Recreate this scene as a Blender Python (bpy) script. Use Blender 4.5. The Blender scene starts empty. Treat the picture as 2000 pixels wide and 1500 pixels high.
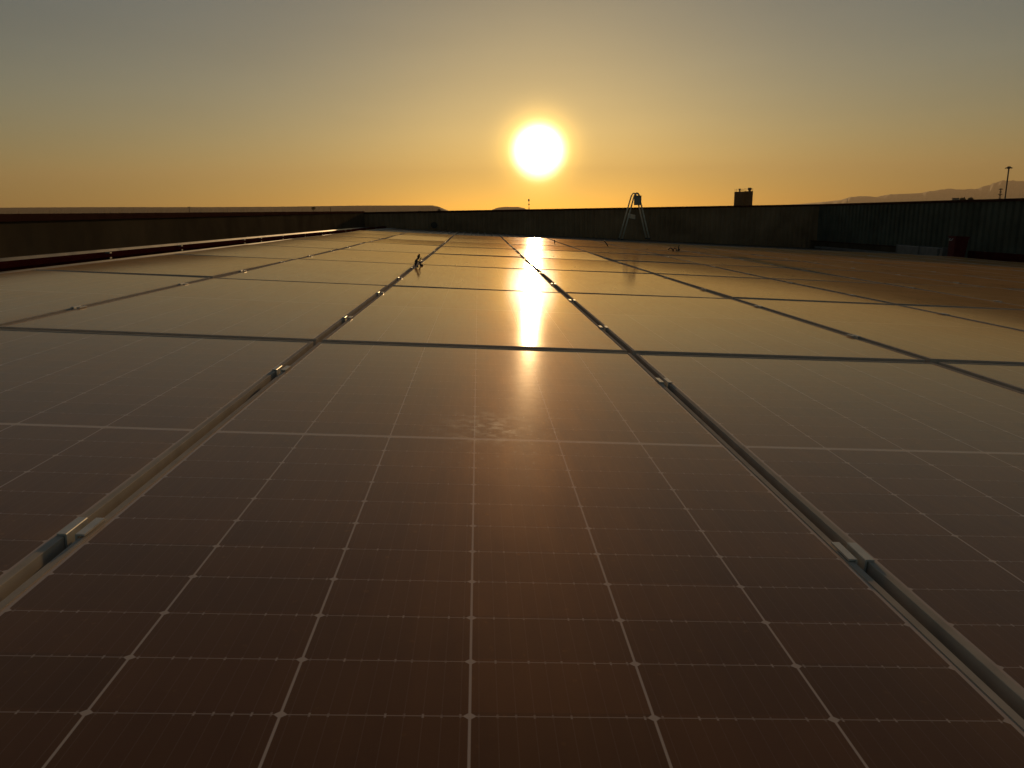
import bpy, bmesh, math, random
from mathutils import Matrix, Vector
random.seed(7)
scene = bpy.context.scene
COL = scene.collection
R = math.radians

# ------------------------------------------------------------------ frames
EYE = Vector((0, 0, 9.0))                       # eye height above the ground
F = 1466.26                                      # focal length in photo pixels (2000 wide)
CAM = Matrix(((0.99892544, 0.02389287, -0.03971271),
              (-0.04407887, 0.22505407, -0.97334871),
              (-0.01431858, 0.97405328, 0.2258654)))
ROOF = Matrix(((0.998051807, 0, 0.062390627),    # roof frame (u right, v away, n up) to world
               (-0.000550166, 0.99996112, 0.00880091),
               (-0.06238820, -0.00881809, 0.998013003)))
CP = Vector((0.56715, -2.73222, 0.47489))        # the eye in the roof frame
SUN = Vector((0.0788, 0.99434, 0.0712)).normalized()

def rp(u, v, n=0.0):
    """roof frame to world"""
    return EYE + ROOF @ (Vector((u, v, n)) - CP)

def look(px, py, dist):
    """a point dist metres ahead (along world y) in the direction of a photo pixel"""
    d = CAM @ Vector(((px - 1000) / F, -(py - 750) / F, -1))
    return EYE + d * (dist / d.y)

ROOF4 = ROOF.to_4x4()

# ------------------------------------------------------------------ object helpers
def link(name, bm, mats, parent=None, loc=(0, 0, 0), smooth=False):
    me = bpy.data.meshes.new(name)
    bmesh.ops.recalc_face_normals(bm, faces=bm.faces)
    bm.to_mesh(me)
    bm.free()
    if smooth:
        for p in me.polygons:
            p.use_smooth = True
    for m in (mats if isinstance(mats, (list, tuple)) else [mats]):
        me.materials.append(m)
    o = bpy.data.objects.new(name, me)
    COL.objects.link(o)
    o.location = loc
    if parent is not None:
        o.parent = parent
    return o

def tag(o, label, cat, group=None):
    o['label'] = label
    o['category'] = cat
    if group:
        o['group'] = group
    return o

def empty(name, loc=(0, 0, 0)):
    o = bpy.data.objects.new(name, None)
    o.empty_display_size = 0.1
    COL.objects.link(o)
    o.location = loc
    return o

def on_roof(o, u, v, n=0.0, tilt=0.0, spin=0.0):
    o.matrix_world = Matrix.Translation(rp(u, v, n)) @ ROOF4 @ Matrix.Rotation(tilt, 4, 'X') @ Matrix.Rotation(spin, 4, 'Z')

def box(bm, x0, x1, y0, y1, z0, z1, mi=0):
    vs = [bm.verts.new(p) for p in ((x0, y0, z0), (x1, y0, z0), (x1, y1, z0), (x0, y1, z0),
                                    (x0, y0, z1), (x1, y0, z1), (x1, y1, z1), (x0, y1, z1))]
    for f in ((3, 2, 1, 0), (4, 5, 6, 7), (0, 1, 5, 4), (1, 2, 6, 5), (2, 3, 7, 6), (3, 0, 4, 7)):
        bm.faces.new([vs[i] for i in f]).material_index = mi
    return vs

def tube(bm, pts, r, seg=8, cap=True):
    """swept round bar through pts; r a number or one per point"""
    pts = [Vector(p) for p in pts]
    rs = r if isinstance(r, (list, tuple)) else [r] * len(pts)
    rings = []
    up = Vector((0.13, 0.27, 0.95)).normalized()
    for i, p in enumerate(pts):
        t = (pts[min(i + 1, len(pts) - 1)] - pts[max(i - 1, 0)]).normalized()
        a = t.cross(up)
        if a.length < 1e-3:
            a = t.cross(Vector((1, 0, 0)))
        a.normalize()
        b = t.cross(a)
        rings.append([bm.verts.new(p + (a * math.cos(k * math.tau / seg) + b * math.sin(k * math.tau / seg)) * rs[i]) for k in range(seg)])
    for q, w in zip(rings, rings[1:]):
        for k in range(seg):
            bm.faces.new((q[k], q[(k + 1) % seg], w[(k + 1) % seg], w[k]))
    if cap:
        bm.faces.new(rings[0])
        bm.faces.new(rings[-1])

def lathe(bm, prof, seg=20, cx=0.0, cy=0.0):
    rings = []
    for r, z in prof:
        rings.append([bm.verts.new((cx + r * math.cos(k * math.tau / seg), cy + r * math.sin(k * math.tau / seg), z)) for k in range(seg)])
    for q, w in zip(rings, rings[1:]):
        for k in range(seg):
            bm.faces.new((q[k], q[(k + 1) % seg], w[(k + 1) % seg], w[k]))
    bm.faces.new(rings[0])
    bm.faces.new(rings[-1])

def bevel(bm, w, seg=1):
    bmesh.ops.bevel(bm, geom=list(bm.edges), offset=w, segments=seg, affect='EDGES', profile=0.5)

# ------------------------------------------------------------------ material helpers
class Nodes:
    def __init__(self, name):
        self.m = bpy.data.materials.new(name)
        self.m.use_nodes = True
        self.t = self.m.node_tree
        self.t.nodes.clear()
        self.out = self.t.nodes.new('ShaderNodeOutputMaterial')

    def n(self, kind, **kw):
        o = self.t.nodes.new(kind)
        for k, v in kw.items():
            setattr(o, k, v)
        return o

    def l(self, a, b):
        self.t.links.new(a, b)

    def put(self, sock, v):
        if isinstance(v, bpy.types.NodeSocket):
            self.l(v, sock)
        elif isinstance(v, (tuple, list)) and sock.type == 'RGBA':
            sock.default_value = (*v, 1) if len(v) == 3 else v
        else:
            sock.default_value = v

    def math(self, op, a, b=None, c=None, clamp=False):
        o = self.n('ShaderNodeMath', operation=op, use_clamp=clamp)
        for i, v in enumerate((a, b, c)):
            if v is not None:
                self.put(o.inputs[i], v)
        return o.outputs[0]

    def mix(self, f, a, b):
        o = self.n('ShaderNodeMix', data_type='RGBA')
        self.put(o.inputs[0], f)
        self.put(o.inputs[6], a)
        self.put(o.inputs[7], b)
        return o.outputs[2]

    def noise(self, vec, scale, detail=3.0, rough=0.55):
        o = self.n('ShaderNodeTexNoise')
        self.put(o.inputs['Vector'], vec)
        o.inputs['Scale'].default_value = scale
        o.inputs['Detail'].default_value = detail
        o.inputs['Roughness'].default_value = rough
        return o.outputs[0]

    def remap(self, v, a, b, c=0.0, d=1.0):
        o = self.n('ShaderNodeMapRange')
        for i, x in enumerate((v, a, b, c, d)):
            self.put(o.inputs[i], x)
        return o.outputs[0]

    def principled(self, **kw):
        o = self.n('ShaderNodeBsdfPrincipled')
        for k, v in kw.items():
            self.put(o.inputs[k.replace('_', ' ')], v)
        return o.outputs[0]

    def bump(self, h, strength, dist):
        o = self.n('ShaderNodeBump')
        o.inputs['Strength'].default_value = strength
        o.inputs['Distance'].default_value = dist
        self.l(h, o.inputs['Height'])
        return o.outputs[0]

def plain(name, col, rough=0.6, metal=0.0, var=0.25, scale=6.0, bump=0.0, spec=0.5):
    N = Nodes(name)
    tc = N.n('ShaderNodeTexCoord').outputs['Object']
    f = N.noise(tc, scale, 4)
    dark = tuple(c * (1 - var) for c in col)
    light = tuple(min(1, c * (1 + var)) for c in col)
    kw = dict(Base_Color=N.mix(N.remap(f, 0.3, 0.7), dark, light), Roughness=N.remap(f, 0.3, 0.7, rough * 0.85, min(1, rough * 1.15)), Metallic=metal, Specular_IOR_Level=spec)
    if bump:
        kw['Normal'] = N.bump(N.noise(tc, scale * 8, 3), bump, 0.01)
    N.l(N.principled(**kw), N.out.inputs['Surface'])
    return N.m

def glass_material(name, smudge=False):
    """solar laminate: half-cut dark cells on a white backsheet under dusty glass, laid out in metres in the panel's own frame"""
    N = Nodes(name)
    tc = N.n('ShaderNodeTexCoord').outputs['Object']
    s = N.n('ShaderNodeSeparateXYZ')
    N.l(tc, s.inputs[0])
    x, y = s.outputs[0], s.outputs[1]
    PX, PY = 0.1835, 0.0920
    xc = N.math('DIVIDE', N.math('ADD', x, 3 * PX), PX)           # 0..6 across
    fx = N.math('SUBTRACT', N.math('FRACT', xc), 0.5)
    dx = N.math('MULTIPLY', N.math('SUBTRACT', 0.5, N.math('ABSOLUTE', fx)), PX)   # metres to the nearest column line
    ay = N.math('SUBTRACT', N.math('ABSOLUTE', y), 0.006)
    yc = N.math('DIVIDE', ay, PY)
    fy = N.math('SUBTRACT', N.math('FRACT', yc), 0.5)
    dy = N.math('MULTIPLY', N.math('SUBTRACT', 0.5, N.math('ABSOLUTE', fy)), PY)
    def below(v, w, soft):
        return N.remap(v, w + soft, w - soft)
    line_x = below(dx, 0.0014, 0.0004)
    line_y = N.math('MULTIPLY', below(dy, 0.0006, 0.0003), 0.62)
    dia = below(N.math('ADD', N.math('MULTIPLY', dx, 0.85), dy), 0.0058, 0.0006)
    mid = below(ay, 0.001, 0.0006)
    ex = N.remap(N.math('ABSOLUTE', x), 0.5502, 0.5508)
    ey = N.remap(ay, 12 * PY - 0.0004, 12 * PY + 0.0004)
    # ten busbars in each cell, with solder pads where they cross the cell edge
    bb = N.math('SUBTRACT', N.math('FRACT', N.math('MULTIPLY', xc, 10.0)), 0.5)
    db = N.math('MULTIPLY', N.math('ABSOLUTE', bb), PX / 10)
    bus = N.math('MULTIPLY', below(db, 0.00045, 0.0002), 0.09)
    padn = N.noise(tc, 60, 1)
    pad = N.math('MULTIPLY', N.math('MULTIPLY', below(db, 0.0011, 0.0004), below(dy, 0.0030, 0.0005)), N.remap(padn, 0.42, 0.62, 0.10, 0.75))
    white = N.math('MAXIMUM', N.math('MAXIMUM', line_x, dia), N.math('MAXIMUM', mid, N.math('MAXIMUM', ex, ey)))
    faint = N.math('MAXIMUM', N.math('MAXIMUM', line_y, bus), pad)
    mask = N.math('MAXIMUM', white, faint, clamp=True)
    # cell to cell colour differences
    fl = N.n('ShaderNodeCombineXYZ')
    N.l(N.math('FLOOR', xc), fl.inputs[0])
    N.l(N.math('FLOOR', N.math('DIVIDE', y, PY)), fl.inputs[1])
    oi = N.n('ShaderNodeObjectInfo')
    N.l(N.math('MULTIPLY', oi.outputs['Random'], 37.0), fl.inputs[2])
    wn = N.n('ShaderNodeTexWhiteNoise')
    N.l(fl.outputs[0], wn.inputs['Vector'])
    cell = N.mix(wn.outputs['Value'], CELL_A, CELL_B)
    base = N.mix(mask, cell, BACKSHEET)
    # dust film: broad patches, runs down the slope and fine specks
    dn = N.noise(tc, 2.3, 5, 0.6)
    dn2 = N.noise(tc, 34, 4, 0.6)
    speck = N.remap(N.noise(tc, 420, 1), 0.70, 0.78)
    dust = N.math('ADD', N.math('ADD', N.remap(dn, 0.3, 0.75, 0.35, 0.75), N.remap(dn2, 0.35, 0.7, 0.0, 0.18)), N.math('MULTIPLY', speck, 0.35))
    if smudge:
        mp = N.n('ShaderNodeVectorMath', operation='SUBTRACT')
        N.l(tc, mp.inputs[0])
        mp.inputs[1].default_value = (0.01, 0.10, 0)
        sc = N.n('ShaderNodeVectorMath', operation='MULTIPLY')
        N.l(mp.outputs[0], sc.inputs[0])
        sc.inputs[1].default_value = (7.5, 6.0, 1)
        ln = N.n('ShaderNodeVectorMath', operation='LENGTH')
        N.l(sc.outputs[0], ln.inputs[0])
        blot = N.math('MULTIPLY', N.remap(ln.outputs['Value'], 1.0, 0.15), N.remap(N.noise(tc, 26, 5, 0.7), 0.47, 0.66))
        drops = N.math('MULTIPLY', N.remap(ln.outputs['Value'], 2.6, 0.5), N.remap(N.noise(tc, 90, 1), 0.70, 0.76))
        stain = N.math('MULTIPLY', N.math('MAXIMUM', blot, drops), 2.6)
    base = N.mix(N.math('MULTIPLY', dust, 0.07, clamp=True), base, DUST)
    wav = N.noise(tc, 1.3, 2)
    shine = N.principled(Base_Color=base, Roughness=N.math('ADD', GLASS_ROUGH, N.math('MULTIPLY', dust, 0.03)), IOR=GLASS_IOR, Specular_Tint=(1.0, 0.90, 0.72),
                         Normal=N.bump(wav, 0.10, 0.004))
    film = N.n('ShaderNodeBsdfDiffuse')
    film.inputs['Color'].default_value = (*DUST_GLARE, 1)
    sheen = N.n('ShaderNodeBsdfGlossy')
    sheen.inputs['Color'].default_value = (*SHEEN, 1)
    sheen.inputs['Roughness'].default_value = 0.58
    lw = N.n('ShaderNodeLayerWeight')                # dust film with a warm glare veil painted in, denser at flat angles
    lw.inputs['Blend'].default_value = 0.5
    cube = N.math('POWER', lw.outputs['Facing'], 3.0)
    stretch = N.n('ShaderNodeVectorMath', operation='MULTIPLY')
    N.l(tc, stretch.inputs[0])
    stretch.inputs[1].default_value = (1.0, 0.12, 1.0)
    runs = N.remap(N.noise(stretch.outputs[0], 22, 4, 0.6), 0.38, 0.72, -0.05, 0.10)      # dried rain runs
    spots = N.math('MULTIPLY', N.remap(N.noise(tc, 70, 1), 0.71, 0.76), 0.30)             # dried drops
    # grime gathered along the low edges of each panel
    low = N.math('MAXIMUM', N.remap(x, 0.47, 0.556), N.remap(y, 1.06, 1.120), clamp=True)
    grime = N.math('MULTIPLY', N.math('MULTIPLY', low, low), N.remap(N.noise(tc, 9, 4, 0.65), 0.40, 0.65, 0.0, 0.45))
    cover = N.math('ADD', N.math('ADD', N.math('ADD', N.remap(dn, 0.3, 0.75, 0.46, 0.66), runs), spots), grime)

    def layer(below_, above, fac):
        m = N.n('ShaderNodeMixShader')
        N.l(fac, m.inputs[0])
        N.l(below_, m.inputs[1])
        N.l(above, m.inputs[2])
        return m.outputs[0]
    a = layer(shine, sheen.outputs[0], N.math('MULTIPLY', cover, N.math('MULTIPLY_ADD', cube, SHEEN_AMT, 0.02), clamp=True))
    a = layer(a, film.outputs[0], N.math('MULTIPLY', cover, N.math('MULTIPLY_ADD', cube, DUST_GLARE_AMT, 0.02), clamp=True))
    if smudge:
        sm = N.n('ShaderNodeBsdfGlossy')
        sm.inputs['Color'].default_value = (0.62, 0.70, 0.80, 1)
        sm.inputs['Roughness'].default_value = 0.50
        a = layer(a, sm.outputs[0], N.math('MULTIPLY', stain, 0.034, clamp=True))
    N.l(a, N.out.inputs['Surface'])
    return N.m

CELL_A, CELL_B = (0.074, 0.023, 0.006), (0.118, 0.038, 0.010)  # near-black cells browned: the warm glare veil is put into their colour
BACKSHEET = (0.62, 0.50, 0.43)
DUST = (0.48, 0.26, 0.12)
DUST_GLARE = (0.90, 0.49, 0.17)  # dust tone pushed to orange, painting in the warm veil of glare
DUST_GLARE_AMT = 0.52
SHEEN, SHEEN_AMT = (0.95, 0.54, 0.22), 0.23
GLASS_ROUGH, GLASS_IOR = 0.066, 1.48

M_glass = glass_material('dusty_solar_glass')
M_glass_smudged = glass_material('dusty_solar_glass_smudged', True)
M_alu = plain('anodised_aluminium', (0.56, 0.475, 0.385), 0.70, 0.0, 0.12, 14, spec=0.0)
M_clamp = plain('bright_clamp_metal', (0.62, 0.60, 0.55), 0.45, 0.35, 0.10, 30)
M_bolt = plain('bolt_steel', (0.30, 0.29, 0.28), 0.4, 0.9, 0.1, 40)
M_galv = plain('galvanised_sheet', (0.20, 0.19, 0.17), 0.60, 0.2, 0.25, 5)
M_roofm = plain('dusty_roof_sheet', (0.10, 0.085, 0.062), 0.40, 0.2, 0.25, 3)
M_clad = plain('dark_wall_cladding', (0.085, 0.066, 0.042), 0.85, 0.0, 0.25, 1.5, spec=0.0)
M_clad_brown = plain('brown_wall_cladding', (0.26, 0.17, 0.095), 0.85, 0.0, 0.30, 0.9, spec=0.0)
M_clad_green = plain('green_grey_wall_cladding', (0.115, 0.125, 0.095), 0.85, 0.0, 0.25, 1.2, spec=0.0)
M_coping = plain('maroon_coping', (0.065, 0.028, 0.020), 0.85, 0.0, 0.2, 4, spec=0.0)
M_red = plain('dark_red_paint', (0.055, 0.009, 0.008), 0.80, 0.0, 0.35, 7, spec=0.0)
M_bin = plain('red_plastic', (0.11, 0.011, 0.012), 0.6, 0.0, 0.25, 9, spec=0.2)
M_black = plain('black_rubber', (0.015, 0.014, 0.013), 0.55, 0.0, 0.2, 30)
M_beige = plain('pale_painted_tube', (0.62, 0.56, 0.44), 0.45, 0.0, 0.15, 10)
M_boxmat = plain('grey_beige_box', (0.34, 0.31, 0.25), 0.6, 0.0, 0.15, 8)
M_silo = plain('silo_sheet', (0.045, 0.030, 0.020), 0.8, 0.0, 0.3, 0.6, spec=0.1)
M_dark = plain('dark_steel', (0.035, 0.032, 0.030), 0.55, 0.2, 0.2, 3)
M_leaf = plain('dark_foliage', (0.05, 0.06, 0.03), 0.8, 0.0, 0.4, 2)
M_bark = plain('bark', (0.10, 0.08, 0.06), 0.9, 0.0, 0.3, 6)
M_hut = plain('hut_render', (0.25, 0.22, 0.18), 0.8, 0.0, 0.15, 2)

def hill_material(name, a, b):
    N = Nodes(name)
    tc = N.n('ShaderNodeTexCoord').outputs['Object']
    f = N.noise(tc, 0.004, 8, 0.6)
    N.l(N.principled(Base_Color=N.mix(N.remap(f, 0.35, 0.65), a, b), Roughness=0.95), N.out.inputs['Surface'])
    return N.m

M_mesa = hill_material('mesa_earth', (0.09, 0.065, 0.04), (0.17, 0.125, 0.08))
M_mount = hill_material('mountain_rock', (0.08, 0.07, 0.055), (0.15, 0.13, 0.10))
M_ground = hill_material('dry_ground', (0.10, 0.085, 0.05), (0.19, 0.15, 0.10))

# ------------------------------------------------------------------ ground, hills
bm = bmesh.new()
ring0 = [bm.verts.new((0, 0, 0))]
radii = (60, 250, 900, 3000, 9700)
rings = [[bm.verts.new((r * math.cos(k * math.tau / 64), r * math.sin(k * math.tau / 64), 0)) for k in range(64)] for r in radii]
for k in range(64):
    bm.faces.new((ring0[0], rings[0][k], rings[0][(k + 1) % 64]))
for q, w in zip(rings, rings[1:]):
    for k in range(64):
        bm.faces.new((q[k], w[k], w[(k + 1) % 64], q[(k + 1) % 64]))
o = link('ground', bm, M_ground)
o['kind'] = 'structure'

def ridge(name, mat, prof, dist, depth, step=6, rough=0.03, flat=False):
    """a hill range: skyline heights taken at its own distance, with slopes in front and behind"""
    pts = []
    for (x0, y0), (x1, y1) in zip(prof, prof[1:]):
        n = max(1, int(abs(x1 - x0) / step))
        for i in range(n):
            t = i / n
            pts.append((x0 + (x1 - x0) * t, y0 + (y1 - y0) * t))
    pts.append(prof[-1])
    bm = bmesh.new()
    rows = []
    rnd = random.Random(len(name) * 11)
    for i, (x, y) in enumerate(pts):
        top = look(x, y, dist)
        h = max(top.z, 0.5)
        h *= 1 + rnd.uniform(-rough, rough) * (0.25 if flat else 1)
        d = Vector((top.x - EYE.x, top.y - EYE.y, 0)).normalized()
        base = Vector((top.x, top.y, 0))
        wob = rnd.uniform(0.8, 1.2)
        sec = [(-depth * 0.5 * wob, -0.4), (-depth * 0.28 * wob, h * rnd.uniform(0.25, 0.4)), (-depth * 0.12, h * rnd.uniform(0.72, 0.86)),
               (0, h), (depth * (0.5 if flat else 0.12), h * (1.0 if flat else 0.8)), (depth * 0.9, -0.4)]
        rows.append([bm.verts.new(base + d * a + Vector((0, 0, z))) for a, z in sec])
    for p, q in zip(rows, rows[1:]):
        for k in range(len(p) - 1):
            bm.faces.new((p[k], p[k + 1], q[k + 1], q[k]))
    for r in (rows[0], rows[-1]):
        bm.faces.new(r)
    o = link(name, bm, mat)
    o['kind'] = 'structure'
    return o

ridge('mesa', M_mesa, [(-420, 418), (-200, 409), (0, 405.5), (180, 404.5), (420, 404.5), (560, 403.5), (700, 401.5), (845, 401.2), (858, 404), (872, 410), (884, 414)], 3000, 500, flat=True)
ridge('butte', M_mesa, [(955, 412), (972, 405.5), (985, 404), (1012, 404), (1024, 406.5), (1034, 411)], 5200, 600, flat=True)
ridge('mountains', M_mount, [(1480, 403), (1560, 398.5), (1600, 395), (1640, 391), (1662, 384.5), (1690, 383), (1712, 384.5), (1740, 379.5), (1795, 377), (1830, 371.5), (1852, 368),
                             (1880, 370.5), (1905, 369), (1932, 361.5), (1955, 352.5), (1985, 352.5), (2005, 356), (2060, 349), (2130, 362), (2220, 358), (2330, 376), (2500, 392)], 7600, 2400)

# ------------------------------------------------------------------ roof deck
U0, U1, V0, V1 = -3.80, 14.10, -7.0, 27.2
RIB, PAN = -0.080, -0.108
bm = bmesh.new()
prof = [(U0, PAN)]
u = U0 + 0.10
while u < U1 - 0.12:
    prof += [(u, PAN), (u + 0.02, RIB), (u + 0.06, RIB), (u + 0.08, PAN)]
    u += 0.25
prof.append((U1, PAN))
a = [bm.verts.new(rp(u, V0, n)) for u, n in prof]
b = [bm.verts.new(rp(u, V1, n)) for u, n in prof]
for i in range(len(prof) - 1):
    bm.faces.new((a[i], a[i + 1], b[i + 1], b[i]))
roof = link('roof', bm, M_roofm)
roof['kind'] = 'structure'

# ------------------------------------------------------------------ parapet walls
def parapet(label, p0, p1, z0, z1, out, name='parapet_wall', depth=0.028, pitch=0.2, mat=None):
    """ribbed sheet wall from p0 to p1 (world xy) with top heights z0..z1; out = outward direction"""
    p0, p1, out = Vector(p0), Vector(p1), Vector(out).normalized()
    L = (p1 - p0).length
    d = (p1 - p0) / L
    bm = bmesh.new()
    prof = []
    s = 0.0
    while s < L - 0.2:
        prof += [(s, 0.0), (s + 0.45 * pitch, 0.0), (s + 0.575 * pitch, depth), (s + 0.875 * pitch, depth)]
        s += pitch
    prof.append((L, 0.0))
    lo, hi = [], []
    for t, q in prof:
        x = p0 + d * t + out * q
        zt = z0 + (z1 - z0) * t / L - 0.03
        lo.append(bm.verts.new((x.x, x.y, 7.0)))
        hi.append(bm.verts.new((x.x, x.y, zt)))
    for i in range(len(prof) - 1):
        bm.faces.new((lo[i], lo[i + 1], hi[i + 1], hi[i]))
    # outer skin down to the ground and the closing ends
    q0, q1 = p0 + out * 0.16, p1 + out * 0.16
    c = [bm.verts.new((q0.x, q0.y, 0)), bm.verts.new((q1.x, q1.y, 0)), bm.verts.new((q1.x, q1.y, z1 - 0.03)), bm.verts.new((q0.x, q0.y, z0 - 0.03))]
    bm.faces.new(c)
    bm.faces.new((lo[0], hi[0], c[3], c[0]))
    bm.faces.new((lo[-1], c[1], c[2], hi[-1]))
    w = link(name, bm, mat or M_clad)
    tag(w, label, 'wall', 'parapet walls around the roof')
    bm = bmesh.new()
    e0, e1 = p0 - d * 0.0, p1
    vs = []
    for p, z in ((e0, z0), (e1, z1)):
        for q, dz in ((-0.025, -0.07), (-0.025, 0.0), (0.185, 0.0), (0.185, -0.07)):
            x = p + out * q
            vs.append(bm.verts.new((x.x, x.y, z + dz)))
    for k in range(4):
        bm.faces.new((vs[k], vs[(k + 1) % 4], vs[4 + (k + 1) % 4], vs[4 + k]))
    bm.faces.new(vs[:4])
    bm.faces.new(vs[4:])
    link('coping', bm, M_coping, w)
    return w

def xy(u, v, n=-0.1):
    p = rp(u, v, n)
    return (p.x, p.y)

E0 = EYE.z
LW, RW, FW = -3.80, 14.10, 27.2
parapet('dark parapet wall running along the left side of the roof', xy(LW, -7), xy(LW, FW), E0 + 0.03, E0 + 0.035, (-1, 0), depth=0.0015, pitch=1.0)
far = parapet('dark parapet wall across the far end of the roof, below the sun', xy(LW - 0.03, FW), xy(RW + 0.03, FW), E0 + 0.0, E0 + 0.05, (0, 1), mat=M_clad_brown)
parapet('dark ribbed parapet wall on the right, behind the red bin', xy(RW, 5), xy(RW, FW), E0 + 0.155, E0 + 0.05, (1, 0), depth=0.05, pitch=0.26, mat=M_clad_green)
# small drain opening in the far wall
c = look(848, 440, 29.86)
bm = bmesh.new()
lathe(bm, [(0.10, 0.0), (0.125, 0.0), (0.125, 0.05), (0.10, 0.05)], 16)
lathe(bm, [(0.098, 0.012), (0.098, 0.02)], 16)
bmesh.ops.rotate(bm, verts=bm.verts, matrix=Matrix.Rotation(R(90), 3, 'X'))
p = rp(0, FW, 0)
dr = link('drain_opening', bm, M_black, far, (c.x, p.y - 0.012, c.z))

# ------------------------------------------------------------------ solar panels
PU, PV = 1.154, 2.310
W2, L2 = 0.567, 1.131
NAMES = {-2: 'second column left of the centre column', -1: 'column left of the centre column', 0: 'centre column, bottom middle of the photo', 1: 'column right of the centre column'}
ORD = ['', 'front', 'second', 'third', 'fourth', 'fifth', 'sixth', 'seventh', 'eighth', 'ninth', 'tenth', 'eleventh']
for k in range(2, 11):
    NAMES[k] = ORD[k] + ' column right of the centre column'
# height and lean of each row of panels (the roof is not perfectly flat)
ROWS = {1: (0.003, 0.38), 2: (0.009, -0.10), 3: (0.006, -0.10), 4: (0.004, -0.08), 5: (0.008, 0.18), 6: (0.012, 0.0), 7: (0.016, 0.35), 8: (0.024, 0.5)}

def panel_prototype():
    root = empty('solar_panel')
    bm = bmesh.new()
    lip, hh = 0.0115, 0.035
    # mitred frame: top lip, outer side, inner edge
    def rect(w, l, z):
        return [bm.verts.new(p) for p in ((-w, -l, z), (w, -l, z), (w, l, z), (-w, l, z))]
    c = 0.0008
    o_lo, o_hi = rect(W2, L2, -hh), rect(W2, L2, -c)
    t_o = rect(W2 - c, L2 - c, 0.0)
    t_i = rect(W2 - lip, L2 - lip, 0.0)
    i_lo = rect(W2 - lip, L2 - lip, -0.006)
    f_i = rect(W2 - 0.028, L2 - 0.028, -hh)
    for q, w in ((f_i, o_lo), (o_lo, o_hi), (o_hi, t_o), (t_o, t_i), (t_i, i_lo)):
        for k in range(4):
            bm.faces.new((q[k], q[(k + 1) % 4], w[(k + 1) % 4], w[k]))
    link('frame', bm, M_alu, root)
    bm = bmesh.new()
    box(bm, -W2 + 0.0105, W2 - 0.0105, -L2 + 0.0105, L2 - 0.0105, -0.0055, -0.0016)
    link('glass', bm, M_glass, root)
    return root

proto = panel_prototype()
GLASS_S = None
first = True
rnd = random.Random(3)

def crown(u):
    """the panels follow the slightly dished roof: height and slope across the columns"""
    if u < 0:
        return 0.0, 0.0
    if u < 2.5:
        return 0.0028 * u * u, 0.0056 * u
    return 0.0175 + 0.003 * (u - 2.5), 0.003

def visible(u, d, margin):
    return abs(u - CP.x - 0.0) < 0.70 * d + margin + 0.05 * d

for row in range(1, 9):
    v = -PV / 2 + (row - 1) * PV
    for c in range(-2, 11):
        u = PU / 2 + c * PU
        if not visible(u, v + PV / 2 - CP.y, 1.3):
            continue
        if first:
            o = proto
            first = False
        else:
            o = proto.copy()
            COL.objects.link(o)
            for ch in proto.children:
                k = ch.copy()
                COL.objects.link(k)
                k.parent = o
        n, tilt = ROWS[row]
        on_roof(o, u, v, n + crown(u)[0], R(tilt + rnd.uniform(-0.10, 0.10) * (1 if row < 3 else 3.2)), 0.0)
        o.matrix_world = o.matrix_world @ Matrix.Rotation(-crown(u)[1] + R(rnd.uniform(-0.10, 0.10) * (1 if row < 3 else 3.0)), 4, 'Y')
        lab = 'dark solar panel in the %s row, %s' % (ORD[row], NAMES[c])
        if row == 1 and c == 0:
            lab = 'dark solar panel in the front row, bottom middle of the photo, with a pale smudge'
            for ch in o.children:
                if ch.name.startswith('glass'):
                    ch.data = ch.data.copy()
                    ch.data.materials[0] = M_glass_smudged
        tag(o, lab, 'solar panel', 'solar panels laid in rows on the roof')
for ch in proto.children:      # the prototype (front row, left column) keeps the plain glass
    pass

# rails under the first rows, and the mid clamps that hold the frames
def gapname(g):
    if g == 0:
        return 'gap left of centre column'
    if g == 1:
        return 'gap right of centre column'
    if g < 0:
        return ORD[1 - g] + ' gap left of centre column'
    return ORD[g] + ' gap right of centre column'

for row in (1, 2):
    for half, dv in (('nearer', -0.53), ('farther', 0.64)):
        v = -PV / 2 + (row - 1) * PV + dv
        d = v - CP.y
        ulo, uhi = max(-2.35, CP.x - 0.8 * d - 0.6), min(12.7, CP.x + 0.8 * d + 0.6)
        bm = bmesh.new()
        box(bm, ulo, uhi, -0.02, 0.02, -0.0785, -0.0375)
        box(bm, ulo, uhi, -0.006, 0.006, -0.037, -0.0355)
        o = link('mounting_rail', bm, M_alu)
        on_roof(o, 0, v, 0)
        tag(o, 'aluminium rail crossing under the %s row, the %s of its two' % (ORD[row], half), 'rail', 'rails under the panels')

bm = bmesh.new()
CL = 0.030                                           # half length of a clamp along the gap
prof = [(-0.0195, 0.0012), (-0.0195, 0.0042), (-0.0068, 0.0042), (-0.0058, 0.0030), (-0.0058, -0.022), (0.0058, -0.022), (0.0058, 0.0030), (0.0068, 0.0042), (0.0195, 0.0042), (0.0195, 0.0012),
        (0.0088, 0.0012), (0.0088, -0.025), (-0.0088, -0.025), (-0.0088, 0.0012)]
a = [bm.verts.new((x, -CL, z)) for x, z in prof]
b = [bm.verts.new((x, CL, z)) for x, z in prof]
n = len(prof)
for i in range(n):
    bm.faces.new((a[i], a[(i + 1) % n], b[(i + 1) % n], b[i]))
for q in (a, b):                                     # end faces as quads along the profile
    for i, j, k, l in ((0, 1, 2, 13), (13, 2, 3, 4), (13, 4, 11, 12), (4, 5, 11, 12), (5, 6, 10, 11), (6, 7, 10, 10), (7, 8, 9, 10)):
        idx = []
        for t in (i, j, k, l):
            if t not in idx:
                idx.append(t)
        try:
            bm.faces.new([q[t] for t in idx])
        except ValueError:
            pass
clamp0 = link('panel_clamp', bm, M_clamp)
bm = bmesh.new()
lathe(bm, [(0.0045, -0.022), (0.0045, -0.012), (0.0040, -0.011)], 6)
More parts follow.
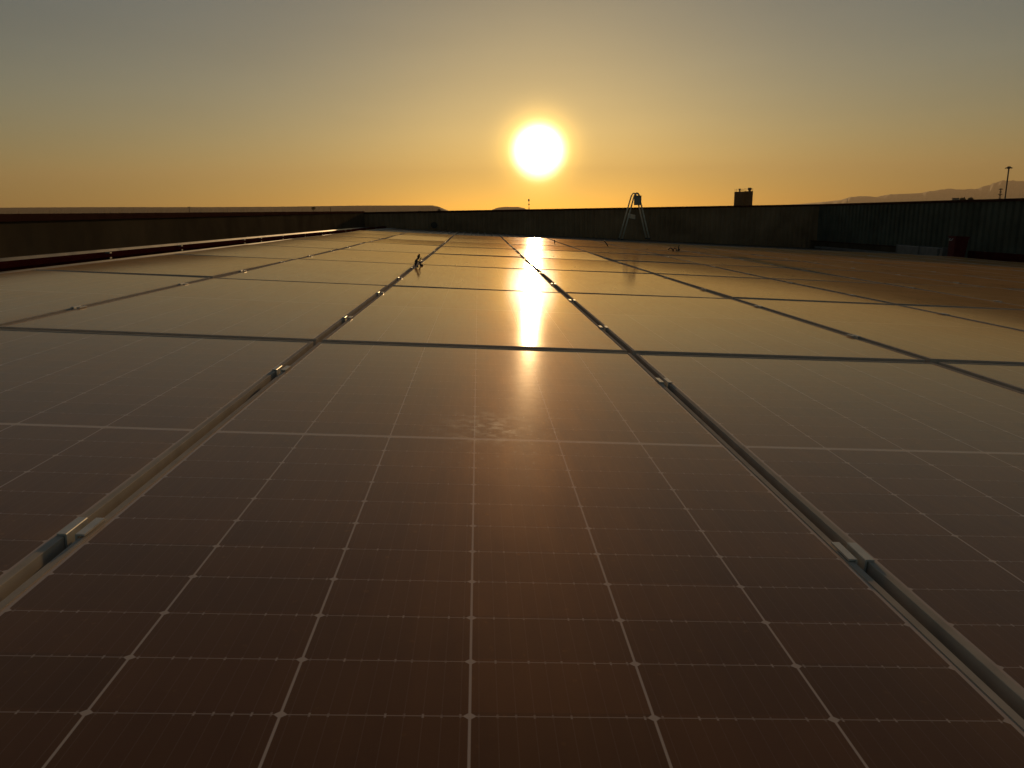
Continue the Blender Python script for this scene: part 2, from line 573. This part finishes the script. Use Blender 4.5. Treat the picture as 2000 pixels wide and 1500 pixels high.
link('bolt', bm, M_bolt, clamp0)
first = True
for row in range(1, 7):
    for half, dv in (('nearer', -0.53), ('farther', 0.64)):
        v = -PV / 2 + (row - 1) * PV + dv
        for g in range(-1, 7):
            u = g * PU
            if abs(u - CP.x) > 0.70 * (v - CP.y) + 0.1:
                continue
            if first:
                o, first = clamp0, False
            else:
                o = clamp0.copy()
                COL.objects.link(o)
                for ch in clamp0.children:
                    k = ch.copy()
                    COL.objects.link(k)
                    k.parent = o
            nn, tilt = ROWS[row]
            on_roof(o, u, v + rnd.uniform(-0.02, 0.02), nn + crown(u)[0] + math.sin(R(tilt)) * (dv - 0.0), R(tilt), R(rnd.uniform(-1.5, 1.5)))
            tag(o, 'clamp in %s, %s one of the %s row' % (gapname(g), half, ORD[row]), 'clamp', 'clamps between the solar panels')

# ------------------------------------------------------------------ red edging and roof clutter
def red_beam(label, u, v0, v1, w, h, clips):
    root = empty('red_beam')
    on_roof(root, u, v0, PAN)
    bm = bmesh.new()
    L = v1 - v0
    box(bm, -w / 2, w / 2, 0, L, 0.0, h * 0.62)
    box(bm, -w / 2 - 0.02, w / 2 + 0.02, 0, L, h * 0.623, h)
    link('beam', bm, M_red, root)
    r2 = random.Random(int(abs(u) * 100))
    bm = bmesh.new()
    box(bm, -0.012, 0.03, -0.02, 0.02, 0.0, 0.012)
    box(bm, 0.014, 0.03, -0.02, 0.02, -0.05, -0.001)
    cl = None
    for i in range(clips):
        if cl is None:
            k = cl = link('clip', bm, M_galv, root)
        else:
            k = cl.copy()
            COL.objects.link(k)
            k.parent = root
        k.location = ((w / 2 - 0.012) * (1 if u < 0 else -1), 0.3 + (L - 0.5) * (i + r2.uniform(-0.48, 0.48)) / clips, h + 0.001)
        k.rotation_euler = (0, 0, 0 if u < 0 else math.pi)
    tag(root, label, 'metal beam', 'dark red edging beams')
    return root

red_beam('long dark red metal edging beam beside the left edge of the panels', -2.96, -1.5, 26.6, 0.10, 0.084, 15)
red_beam('dark red metal edging beam along the right wall, beside the red bin', 13.55, 9.0, 16.75, 0.16, 0.34, 9)

# thin metal flashing strips on the roof beside the array
def flashing(label, u, v0, v1, w):
    bm = bmesh.new()
    L = v1 - v0
    box(bm, -w / 2, w / 2, 0, L, RIB + 0.003, RIB + 0.018)
    box(bm, -w / 2, -w / 2 + 0.012, 0, L, RIB + 0.0185, RIB + 0.024)
    o = link('metal_flashing', bm, M_galv)
    on_roof(o, u, v0)
    tag(o, label, 'flashing', 'metal flashing strips')

flashing('pale metal flashing strip between the left panels and the red beam', -2.55, -1.5, 26.0, 0.20)
flashing('pale metal flashing strip along the right edge of the panels', 12.92, 8.0, 24.0, 0.16)

# red bin
b0 = empty('red_bin')
on_roof(b0, 13.15, 16.75, RIB)
bm = bmesh.new()
H, a0, a1 = 0.66, 0.150, 0.175
def frustum(bm, a, b, z0, z1, y=0.8):
    lo = [bm.verts.new(p) for p in ((-a, -a * y, z0), (a, -a * y, z0), (a, a * y, z0), (-a, a * y, z0))]
    hi = [bm.verts.new(p) for p in ((-b, -b * y, z1), (b, -b * y, z1), (b, b * y, z1), (-b, b * y, z1))]
    for k in range(4):
        bm.faces.new((lo[k], lo[(k + 1) % 4], hi[(k + 1) % 4], hi[k]))
    return lo, hi
lo, hi = frustum(bm, a0, a1, 0, H)
bm.faces.new(lo)
lo2, hi2 = frustum(bm, a0 - 0.012, a1 - 0.012, 0.015, H)
bm.faces.new(lo2)
for k in range(4):
    bm.faces.new((hi[k], hi[(k + 1) % 4], hi2[(k + 1) % 4], hi2[k]))
link('body', bm, M_bin, b0)
bm = bmesh.new()
for s in (-1, 1):
    box(bm, s * a1 - 0.022, s * a1 + 0.022, -a1 * 0.8 - 0.02, a1 * 0.8 + 0.02, H - 0.03, H + 0.012)
    box(bm, -a1 + 0.0225, a1 - 0.0225, s * a1 * 0.8 - 0.02, s * a1 * 0.8 + 0.02, H - 0.0295, H + 0.0115)
link('rim', bm, M_bin, b0)
for s in (-1, 1):
    bm = bmesh.new()
    tube(bm, [(s * (a1 + 0.02), -0.06, H - 0.05), (s * (a1 + 0.05), -0.05, H - 0.10), (s * (a1 + 0.05), 0.05, H - 0.10), (s * (a1 + 0.02), 0.06, H - 0.05)], 0.009)
    link('handle', bm, M_clamp, b0)
tag(b0, 'tall dark red open bin standing by the right wall', 'bin')

# metal duct along the right wall
d0 = empty('metal_duct')
on_roof(d0, 13.5, 17.6, RIB)
bm = bmesh.new()
box(bm, -0.18, 0.18, 0.0, 2.35, 0.05, 0.34)
bevel(bm, 0.012)
link('duct_body', bm, M_galv, d0)
for y in (0.01, 1.17, 2.32):
    bm = bmesh.new()
    box(bm, -0.205, 0.205, y - 0.015, y + 0.015, 0.03, 0.365)
    link('flange', bm, M_galv, d0)
for y in (0.4, 1.9):
    bm = bmesh.new()
    box(bm, -0.19, 0.19, y - 0.03, y + 0.03, 0.0, 0.049)
    link('support', bm, M_dark, d0)
tag(d0, 'grey metal box duct lying along the right wall, left of the red bin', 'duct')

v0 = empty('vent_pipe')
on_roof(v0, 13.02, 17.35, RIB)
bm = bmesh.new()
lathe(bm, [(0.075, 0), (0.075, 0.01), (0.042, 0.03), (0.042, 0.27)], 16)
link('pipe', bm, M_galv, v0, smooth=False)
bm = bmesh.new()
lathe(bm, [(0.03, 0.27), (0.03, 0.29), (0.075, 0.295), (0.07, 0.325), (0.02, 0.345)], 16)
link('cowl', bm, M_galv, v0)
tag(v0, 'short grey vent pipe with a cap between the duct and the red bin', 'vent pipe')

# cable tray at the right end
t0 = empty('cable_tray')
on_roof(t0, 13.35, 20.15, RIB)
for s in (-1, 1):
    bm = bmesh.new()
    box(bm, s * 0.15 - 0.004, s * 0.15 + 0.004, 0, 5.2, 0.03, 0.11)
    link('side_rail', bm, M_galv, t0)
for i in range(14):
    bm = bmesh.new()
    y = 0.15 + i * 0.375
    box(bm, -0.145, 0.145, y - 0.015, y + 0.015, 0.045, 0.06)
    link('rung', bm, M_galv, t0)
bm = bmesh.new()
for k in range(4):
    x = -0.1 + 0.06 * k
    tube(bm, [(x + 0.01 * math.sin(j * 1.3 + k), j * 0.4, 0.078) for j in range(14)], 0.014, 6)
link('cables', bm, M_black, t0)
tag(t0, 'low cable tray on the roof between the duct and the far right corner', 'cable tray')
l0 = empty('low_ledge')
on_roof(l0, 13.82, 20.6, PAN)
bm = bmesh.new()
box(bm, -0.14, 0.14, 0, 6.2, 0.0, 0.30)
link('ledge_body', bm, M_clad, l0)
bm = bmesh.new()
box(bm, -0.17, 0.15, -0.02, 6.2, 0.302, 0.325)
link('cover_sheet', bm, M_coping, l0)
tag(l0, 'low dark boxed ledge at the foot of the right wall near the far corner', 'ledge')

# ------------------------------------------------------------------ tube trestle with hung box
TD = 26.0
base = look(1238, 469, TD)
gz = (rp(4.7, 23.2, RIB)).z
t0 = empty('tube_trestle', (base.x, base.y, gz))
def tp(px, py, dd=0.0):
    p = look(px, py, TD + dd) - Vector((base.x, base.y, gz))
    return p
def leg_frame(lf, ls, ap, rs, rf, dd):
    """bent tube: left foot, left shoulder, apex, right shoulder, right foot"""
    k = [tp(*lf, dd), tp(*ls, dd), tp(*ap, dd), tp(*rs, dd), tp(*rf, dd)]
    k[0].z = k[4].z = 0.0
    a, s0, m, s1, b = k
    pts = [a, a.lerp(s0, 0.5), s0]
    for i in range(1, 8):
        t = i / 8
        pts.append(s0.lerp(m, t).lerp(m.lerp(s1, t), t) + (m - (s0 + s1) / 2) * (t * (1 - t)) * 1.1)
    pts += [s1, s1.lerp(b, 0.5), b]
    return pts
for (lf, ls, ap, rs, rf, dd) in (((1209, 466), (1232, 386), (1238, 375), (1244, 386), (1262, 470), 0.25), ((1215, 468), (1238, 385), (1243.5, 375), (1249, 385), (1268, 472), -0.25)):
    bm = bmesh.new()
    tube(bm, leg_frame(lf, ls, ap, rs, rf, dd), 0.024, 8)
    link('leg_frame', bm, M_beige, t0, smooth=True)
    for f in (lf, rf):
        bm = bmesh.new()
        q = tp(*f, dd)
        lathe(bm, [(0.05, -0.001), (0.05, 0.025), (0.03, 0.04)], 12, q.x, q.y)
        link('foot', bm, M_black, t0)
bm = bmesh.new()
a, b = tp(1226, 421, 0.25), tp(1240, 424, -0.25)
vs = [a + Vector((0, 0, 0.07)), a - Vector((0, 0, 0.07)), b - Vector((0, 0, 0.07)), b + Vector((0, 0, 0.07))]
f1 = [bm.verts.new(v) for v in vs]
f2 = [bm.verts.new(v + Vector((0.02, 0.03, 0))) for v in vs]
bm.faces.new(f1)
bm.faces.new(f2)
for k in range(4):
    bm.faces.new((f1[k], f1[(k + 1) % 4], f2[(k + 1) % 4], f2[k]))
link('brace_plate', bm, M_beige, t0)
bm = bmesh.new()
tube(bm, [tp(1238, 378, 0.25), tp(1243.5, 378, -0.25)], 0.016, 8)
link('cross_bar', bm, M_beige, t0)
tag(t0, 'pale tubular A-frame trestle standing in front of the far wall, right of the sun', 'trestle')
c = look(1245.5, 392, TD - 0.36)
h0 = empty('hanging_box', c)
bm = bmesh.new()
box(bm, -0.115, 0.115, -0.06, 0.06, -0.145, 0.145)
bevel(bm, 0.012, 2)
link('case', bm, M_boxmat, h0)
bm = bmesh.new()
tube(bm, [(-0.07, 0, 0.14), (-0.06, 0, 0.20), (-0.02, 0.08, 0.26), (0.02, 0.08, 0.26), (0.06, 0, 0.20), (0.07, 0, 0.14)], 0.009, 6)
link('strap', bm, M_black, h0)
bm = bmesh.new()
box(bm, -0.118, 0.118, -0.064, 0.064, 0.1455, 0.165)
link('lid', bm, M_dark, h0)
tag(h0, 'small grey box hanging near the top of the A-frame trestle', 'box')

# ------------------------------------------------------------------ loose cable ends on the panels
def cables(name, label, u, v, paths, ends, cat='cable', parts=True):
    o = empty(name)
    on_roof(o, u, v, crown(u)[0])
    for p, r in paths:
        bm = bmesh.new()
        tube(bm, p, r, 7)
        link('cable', bm, M_black, o, smooth=True)
    for p, q in ends:
        bm = bmesh.new()
        p, q = Vector(p), Vector(q)
        tube(bm, [p, p.lerp(q, 0.3), p.lerp(q, 0.32), p.lerp(q, 0.7), p.lerp(q, 0.72), q], [0.009, 0.009, 0.013, 0.013, 0.008, 0.008], 8)
        link('connector', bm, M_black, o)
    tag(o, label, cat, 'loose cable ends on the panels')
    return o

cables('cable_stub', 'black cable with plug ends sticking up from the gap left of the centre column', 0.022, 4.40,
       [([(-0.014, -0.10, 0.004), (-0.022, -0.06, 0.028), (-0.016, -0.01, 0.050), (-0.002, 0.02, 0.078), (0.010, 0.03, 0.100)], 0.005),
        ([(0.030, 0.03, 0.006), (0.020, 0.02, 0.022), (0.010, 0.0, 0.042), (0.016, 0.02, 0.066), (0.028, 0.03, 0.080)], 0.005),
        ([(-0.020, 0.0, 0.012), (-0.008, 0.01, 0.040), (0.012, 0.0, 0.052), (0.024, 0.01, 0.034)], 0.004),
        ([(-0.004, -0.09, 0.005), (0.006, -0.12, 0.012), (0.012, -0.16, 0.006)], 0.006)],
       [((-0.004, 0.02, 0.066), (0.008, 0.04, 0.112)), ((-0.026, -0.02, 0.026), (-0.010, 0.02, 0.068)), ((0.016, 0.02, 0.008), (0.046, 0.02, 0.014))])
cables('cable_tangle', 'small black tangle of cable ends lying right of the trestle on the far panels', 4.28, 11.45,
       [([(-0.13, 0.0, 0.03), (-0.09, 0.0, 0.065), (-0.05, 0.02, 0.05), (-0.02, 0.0, 0.008)], 0.010),
        ([(-0.03, 0.03, 0.006), (0.0, 0.02, 0.07), (0.02, 0.0, 0.06), (0.035, 0.0, 0.01)], 0.009),
        ([(0.06, 0.0, 0.02), (0.07, 0.03, 0.08), (0.085, 0.02, 0.13)], 0.008)],
       [((0.055, 0.0, 0.008), (0.075, 0.01, 0.075)), ((0.07, -0.02, 0.012), (0.09, -0.02, 0.06))])
cables('cable_end', 'short black cable end leaning left below the trestle on the far panels', 3.16, 12.55,
       [([(0.04, 0.0, 0.004), (0.02, 0.0, 0.045), (-0.015, 0.0, 0.09), (-0.04, 0.0, 0.11)], 0.010)], [((-0.03, 0, 0.10), (-0.05, 0, 0.125))])
cables('cable_end', 'tiny upright cable end just right of the sun reflection on the far panels', 2.15, 12.9,
       [([(0.0, 0.0, 0.004), (0.003, 0.0, 0.04), (-0.002, 0.0, 0.07)], 0.008)], [((-0.002, 0, 0.055), (0.0, 0, 0.085))])

# ------------------------------------------------------------------ beyond the parapet
def silo(px, label, r, top_py, vent):
    D = 300.0
    c = look(px, top_py, D)
    o = empty('silo', (c.x, c.y, 0))
    h = c.z
    bm = bmesh.new()
    lathe(bm, [(r, 3.0), (r, h * 0.5), (r * 1.012, h * 0.5 + 0.05), (r * 1.012, h * 0.5 + 0.25), (r, h * 0.5 + 0.3), (r, h - 0.25), (r * 1.015, h - 0.2), (r * 1.015, h)], 28)
    link('tank', bm, M_silo, o)
    bm = bmesh.new()
    lathe(bm, [(0.5, 1.2), (r * 0.98, 2.99)], 20)
    link('hopper', bm, M_silo, o)
    for k in range(4):
        a = math.tau * k / 4 + 0.6
        bm = bmesh.new()
        tube(bm, [(r * 0.93 * math.cos(a), r * 0.93 * math.sin(a), 0), (r * 0.93 * math.cos(a), r * 0.93 * math.sin(a), 3.2)], 0.14, 6)
        link('leg', bm, M_dark, o)
    bm = bmesh.new()
    for k in range(10):
        a = math.tau * k / 10
        tube(bm, [(r * 0.97 * math.cos(a), r * 0.97 * math.sin(a), h), (r * 0.97 * math.cos(a), r * 0.97 * math.sin(a), h + 1.0)], 0.025, 5)
    for z in (0.5, 1.0):
        tube(bm, [(r * 0.97 * math.cos(math.tau * k / 20), r * 0.97 * math.sin(math.tau * k / 20), h + z) for k in range(21)], 0.02, 5)
    link('railing', bm, M_dark, o)
    bm = bmesh.new()
    if vent:
        lathe(bm, [(0.45, h), (0.45, h + 0.5), (0.8, h + 0.6), (0.8, h + 1.15), (0.5, h + 1.35)], 16, 0.4, 0)
    else:
        lathe(bm, [(0.32, h), (0.32, h + 0.7), (0.48, h + 0.75), (0.48, h + 1.05), (0.2, h + 1.2)], 12, 0.1, 0)
    link('vent', bm, M_dark, o)
    bm = bmesh.new()
    for x in (-0.25, 0.25):
        tube(bm, [(x, -r - 0.25, 0.2), (x, -r - 0.25, h + 0.9)], 0.03, 5)
    for k in range(int(h / 0.6)):
        tube(bm, [(-0.25, -r - 0.25, 0.5 + k * 0.6), (0.25, -r - 0.25, 0.5 + k * 0.6)], 0.02, 4)
    link('ladder', bm, M_dark, o)
    tag(o, label, 'silo', 'silos beyond the far wall')

silo(1444.0, 'left one of two dark silos rising beyond the far wall', 1.86, 374.5, False)
silo(1461.7, 'right one of two dark silos beyond the far wall, with the bigger vent on top', 1.76, 373.5, True)

def pole(px, py, D, label, r, head):
    c = look(px, py, D)
    o = empty('floodlight_mast' if head == 'flood' else 'utility_pole', (c.x, c.y, 0))
    h = c.z
    bm = bmesh.new()
    tube(bm, [(0, 0, 0), (0, 0, h * 0.5), (0, 0, h)], [r * 1.3, r * 1.1, r], 10)
    link('pole', bm, M_dark, o)
    if head == 'flood':
        bm = bmesh.new()
        lathe(bm, [(0.25, h - 0.35), (0.42, h - 0.2), (0.42, h + 0.1), (0.3, h + 0.25)], 14)
        link('head_ring', bm, M_dark, o)
        for k in range(6):
            a = math.tau * k / 6 + 0.2
            bm = bmesh.new()
            box(bm, -0.2, 0.2, -0.13, 0.13, -0.08, 0.08)
            bmesh.ops.rotate(bm, verts=bm.verts, matrix=Matrix.Rotation(a, 3, 'Z') @ Matrix.Rotation(R(25), 3, 'Y'))
            link('floodlight', bm, M_dark, o, (0.66 * math.cos(a), 0.66 * math.sin(a), h - 0.12))
    elif head:
        for z in (0.4, 1.5):
            bm = bmesh.new()
            box(bm, -head, head, -0.1, 0.1, h - z - 0.14, h - z + 0.14)
            link('crossarm', bm, M_dark, o)
            for x in (-0.85, 0.0, 0.85):
                bm = bmesh.new()
                lathe(bm, [(0.11, h - z + 0.145), (0.14, h - z + 0.25), (0.08, h - z + 0.42)], 8, x * head)
                link('insulator', bm, M_dark, o)
    tag(o, label, 'mast' if head == 'flood' else 'pole', None if head == 'flood' else 'utility poles far beyond the walls')

pole(1970.6, 327, 190, 'tall dark floodlight mast beyond the right wall', 0.17, 'flood')
pole(369, 403.5, 800, 'utility pole with crossarms before the mesa, leftmost above the wall', 0.22, 1.5)
pole(645, 404, 800, 'thin bare pole before the mesa, just right of the small bush', 0.30, 0)
pole(1655, 388, 520, 'thin bare pole below the mountains, beyond the far right corner', 0.14, 0)

def lattice(px, py, D, w, label, arms, name, cat):
    c = look(px, py, D)
    o = empty(name, (c.x, c.y, 0))
    h = c.z
    bm = bmesh.new()
    def cor(z):
        s = w * (1 - 0.65 * z / h) / 2
        return [Vector((s * a, s * b, z)) for a, b in ((1, 1), (-1, 1), (-1, -1), (1, -1))]
    zs = [h * i / 9 for i in range(10)]
    t = w * 0.07
    for k in range(4):
        tube(bm, [cor(z)[k] for z in zs], t, 5)
    for z0, z1 in zip(zs, zs[1:]):
        a, b = cor(z0), cor(z1)
        for k in range(4):
            tube(bm, [a[k], b[(k + 1) % 4]], t * 0.7, 4)
            tube(bm, [b[k], b[(k + 1) % 4]], t * 0.7, 4)
    link('lattice', bm, M_dark, o)
    for z, aw, ah in arms:
        bm = bmesh.new()
        box(bm, -aw, aw, -0.3, 0.3, h - z - ah, h - z + ah)
        link('crossarm' if name == 'lattice_pylon' else 'antenna', bm, M_dark, o)
    tag(o, label, cat)

lattice(1955, 368, 600, 1.6, 'small lattice pylon just left of the floodlight mast', [(0.6, 1.35, 0.35), (4.6, 1.5, 0.3), (2.6, 0.7, 0.25)], 'lattice_pylon', 'pylon')
lattice(1033, 389, 620, 0.75, 'slim lattice radio mast standing just below the sun', [(0.8, 0.55, 0.9), (4.2, 0.45, 0.5), (7.2, 0.4, 0.3)], 'radio_mast', 'mast')

def tree(px, py, D, crown, label, seed):
    c = look(px, py, D)
    h = c.z
    o = empty('tree', (c.x, c.y, 0))
    bm = bmesh.new()
    tube(bm, [(0, 0, 0), (0.1, 0, h * 0.4), (0.0, 0.1, h * 0.85)], [0.25, 0.18, 0.06], 7)
    rr = random.Random(seed)
    for k in range(5):
        a = rr.uniform(0, math.tau)
        tube(bm, [(0.05, 0, h * (0.4 + 0.07 * k)), (crown * 0.6 * math.cos(a), crown * 0.6 * math.sin(a), h * (0.62 + 0.06 * k))], [0.09, 0.03], 5)
    link('trunk', bm, M_bark, o)
    bm = bmesh.new()
    for k in range(900):
        d = Vector((rr.gauss(0, 1), rr.gauss(0, 1), rr.gauss(0, 1))).normalized() * rr.random() ** 0.4
        p = Vector((d.x * crown, d.y * crown, h - crown * 0.75 + d.z * crown * 0.72 + 0.15 * math.sin(d.x * 7)))
        s = rr.uniform(0.12, 0.3)
        e1 = Vector((rr.gauss(0, 1), rr.gauss(0, 1), rr.gauss(0, 1))).normalized() * s
        e2 = e1.cross(Vector((rr.gauss(0, 1), rr.gauss(0, 1), rr.gauss(0, 1)))).normalized() * s * 0.6
        bm.faces.new([bm.verts.new(p + q) for q in (e1, e2, -e1, -e2)])
    link('crown', bm, M_leaf, o)
    tag(o, label, 'tree', 'small trees beyond the walls')

tree(612, 403.5, 620, 1.7, 'small dark bushy tree before the mesa, left of the thin pole', 1)
tree(858, 408.5, 420, 0.9, 'tiny dark tree top at the right end of the mesa', 2)
tree(1881, 386.2, 260, 0.9, 'small dark tree top beyond the right wall, beside the flat hut roof', 3)
tree(1896, 386.0, 260, 0.9, 'small dark tree top beyond the right wall, nearest the lattice pylon', 4)

c = look(1867, 386.6, 240)
o = empty('rooftop_hut', (c.x, c.y, 0))
bm = bmesh.new()
box(bm, -0.72, 0.72, -0.7, 0.7, 0, c.z - 0.12)
link('wall', bm, M_hut, o)
bm = bmesh.new()
box(bm, -0.85, 0.85, -0.85, 0.85, c.z - 0.119, c.z)
link('roof', bm, M_dark, o)
bm = bmesh.new()
box(bm, -0.3, 0.3, -0.715, -0.702, c.z - 2.2, c.z - 1.2)
link('window', bm, M_dark, o)
tag(o, 'narrow hut with a flat dark roof showing above the right wall', 'hut')

# ------------------------------------------------------------------ haze
bm = bmesh.new()
box(bm, -10200, 10200, -10200, 10200, -1.2, 520)
hz = bpy.data.materials.new('haze_air')
hz.use_nodes = True
t = hz.node_tree
t.nodes.clear()
mo = t.nodes.new('ShaderNodeOutputMaterial')
pv = t.nodes.new('ShaderNodeVolumePrincipled')
pv.inputs['Color'].default_value = (0.45, 0.38, 0.29, 1)
pv.inputs['Density'].default_value = 1.1e-4
pv.inputs['Anisotropy'].default_value = 0.35
t.links.new(pv.outputs[0], mo.inputs['Volume'])
o = link('haze', bm, hz)
o['kind'] = 'stuff'

# ------------------------------------------------------------------ sky and sun
world = bpy.data.worlds.new('World')
scene.world = world
world.use_nodes = True
t = world.node_tree
t.nodes.clear()
wo = t.nodes.new('ShaderNodeOutputWorld')
bg = t.nodes.new('ShaderNodeBackground')
t.links.new(bg.outputs[0], wo.inputs['Surface'])
sky = t.nodes.new('ShaderNodeTexSky')
sky.sky_type = 'NISHITA'
sky.sun_disc = False
sky.sun_elevation = math.asin(SUN.z)
sky.sun_rotation = math.atan2(SUN.x, SUN.y)
sky.altitude = 50
sky.air_density = 1.0
sky.dust_density = 0.5
sky.ozone_density = 1.0

def wm(op, a, b=None):
    n = t.nodes.new('ShaderNodeMath')
    n.operation = op
    for i, v in enumerate((a, b)):
        if v is None:
            continue
        if isinstance(v, (int, float)):
            n.inputs[i].default_value = v
        else:
            t.links.new(v, n.inputs[i])
    return n.outputs[0]

def scaled(col, f):
    n = t.nodes.new('ShaderNodeVectorMath')
    n.operation = 'SCALE'
    if isinstance(col, tuple):
        n.inputs[0].default_value = col
    else:
        t.links.new(col, n.inputs[0])
    if isinstance(f, (int, float)):
        n.inputs['Scale'].default_value = f
    else:
        t.links.new(f, n.inputs['Scale'])
    return n.outputs[0]

def vadd(a, b):
    n = t.nodes.new('ShaderNodeVectorMath')
    n.operation = 'ADD'
    t.links.new(a, n.inputs[0])
    t.links.new(b, n.inputs[1])
    return n.outputs[0]

tc = t.nodes.new('ShaderNodeTexCoord')
nrm = t.nodes.new('ShaderNodeVectorMath')
nrm.operation = 'NORMALIZE'
t.links.new(tc.outputs['Generated'], nrm.inputs[0])
dt = t.nodes.new('ShaderNodeVectorMath')
dt.operation = 'DOT_PRODUCT'
t.links.new(nrm.outputs[0], dt.inputs[0])
dt.inputs[1].default_value = SUN
ang = wm('MULTIPLY', wm('ARCCOSINE', wm('MINIMUM', dt.outputs['Value'], 1.0)), 180 / math.pi)   # degrees from the sun

# dusty air round the sun: the sky texture plus its aureole (strengths before the 0.05 of the background)
def expo(deg):
    return wm('EXPONENT', wm('MULTIPLY', ang, -1.0 / deg))
def gauss(deg):
    q = wm('DIVIDE', ang, deg)
    return wm('EXPONENT', wm('MULTIPLY', wm('MULTIPLY', q, q), -1.0))
def flat(deg):
    q = wm('POWER', wm('DIVIDE', ang, deg), 4.0)
    return wm('EXPONENT', wm('MULTIPLY', q, -1.0))
SKY_TINT = (0.76, 0.86, 0.90)
tint = t.nodes.new('ShaderNodeVectorMath')
tint.operation = 'MULTIPLY'
t.links.new(sky.outputs[0], tint.inputs[0])
tint.inputs[1].default_value = SKY_TINT
total = vadd(tint.outputs[0], scaled((1.0, 0.95, 0.80), wm('MULTIPLY', flat(1.62), 130.0)))
total = vadd(total, scaled((84.0, 50.0, 10.0), gauss(1.95)))
# faint uneven bands of haze across the sky
bn = t.nodes.new('ShaderNodeTexNoise')
bs = t.nodes.new('ShaderNodeVectorMath')
bs.operation = 'MULTIPLY'
t.links.new(nrm.outputs[0], bs.inputs[0])
bs.inputs[1].default_value = (1.6, 1.6, 11.0)
t.links.new(bs.outputs[0], bn.inputs['Vector'])
bn.inputs['Scale'].default_value = 1.6
bn.inputs['Detail'].default_value = 3.0
total = scaled(total, wm('MULTIPLY_ADD', bn.outputs[0], 0.16))
total.node.inputs['Scale'].links[0].from_node.inputs[2].default_value = 0.92
t.links.new(total, bg.inputs['Color'])
bg.inputs['Strength'].default_value = 0.05

sl = bpy.data.lights.new('sun', 'SUN')
sl.energy = 5.0
sl.angle = R(0.55)
sl.color = (1.0, 0.62, 0.28)
so = bpy.data.objects.new('sun', sl)
COL.objects.link(so)
so.rotation_euler = (-SUN).to_track_quat('-Z', 'Y').to_euler()
so.location = EYE + SUN * 100

# ------------------------------------------------------------------ camera and render
cd = bpy.data.cameras.new('camera')
cd.sensor_width = 36.0
cd.lens = 36.0 * F / 2000.0
cd.clip_start = 0.02
cd.clip_end = 40000
co = bpy.data.objects.new('camera', cd)
COL.objects.link(co)
co.matrix_world = Matrix.Translation(EYE) @ CAM.to_4x4()
scene.camera = co
scene.render.engine = 'CYCLES'
scene.cycles.use_denoising = True
scene.cycles.max_bounces = 6
scene.cycles.volume_bounces = 0
scene.cycles.sample_clamp_indirect = 6.0
scene.view_settings.view_transform = 'Standard'
scene.view_settings.look = 'None'
scene.view_settings.exposure = 0.15
scene.view_settings.gamma = 1.0
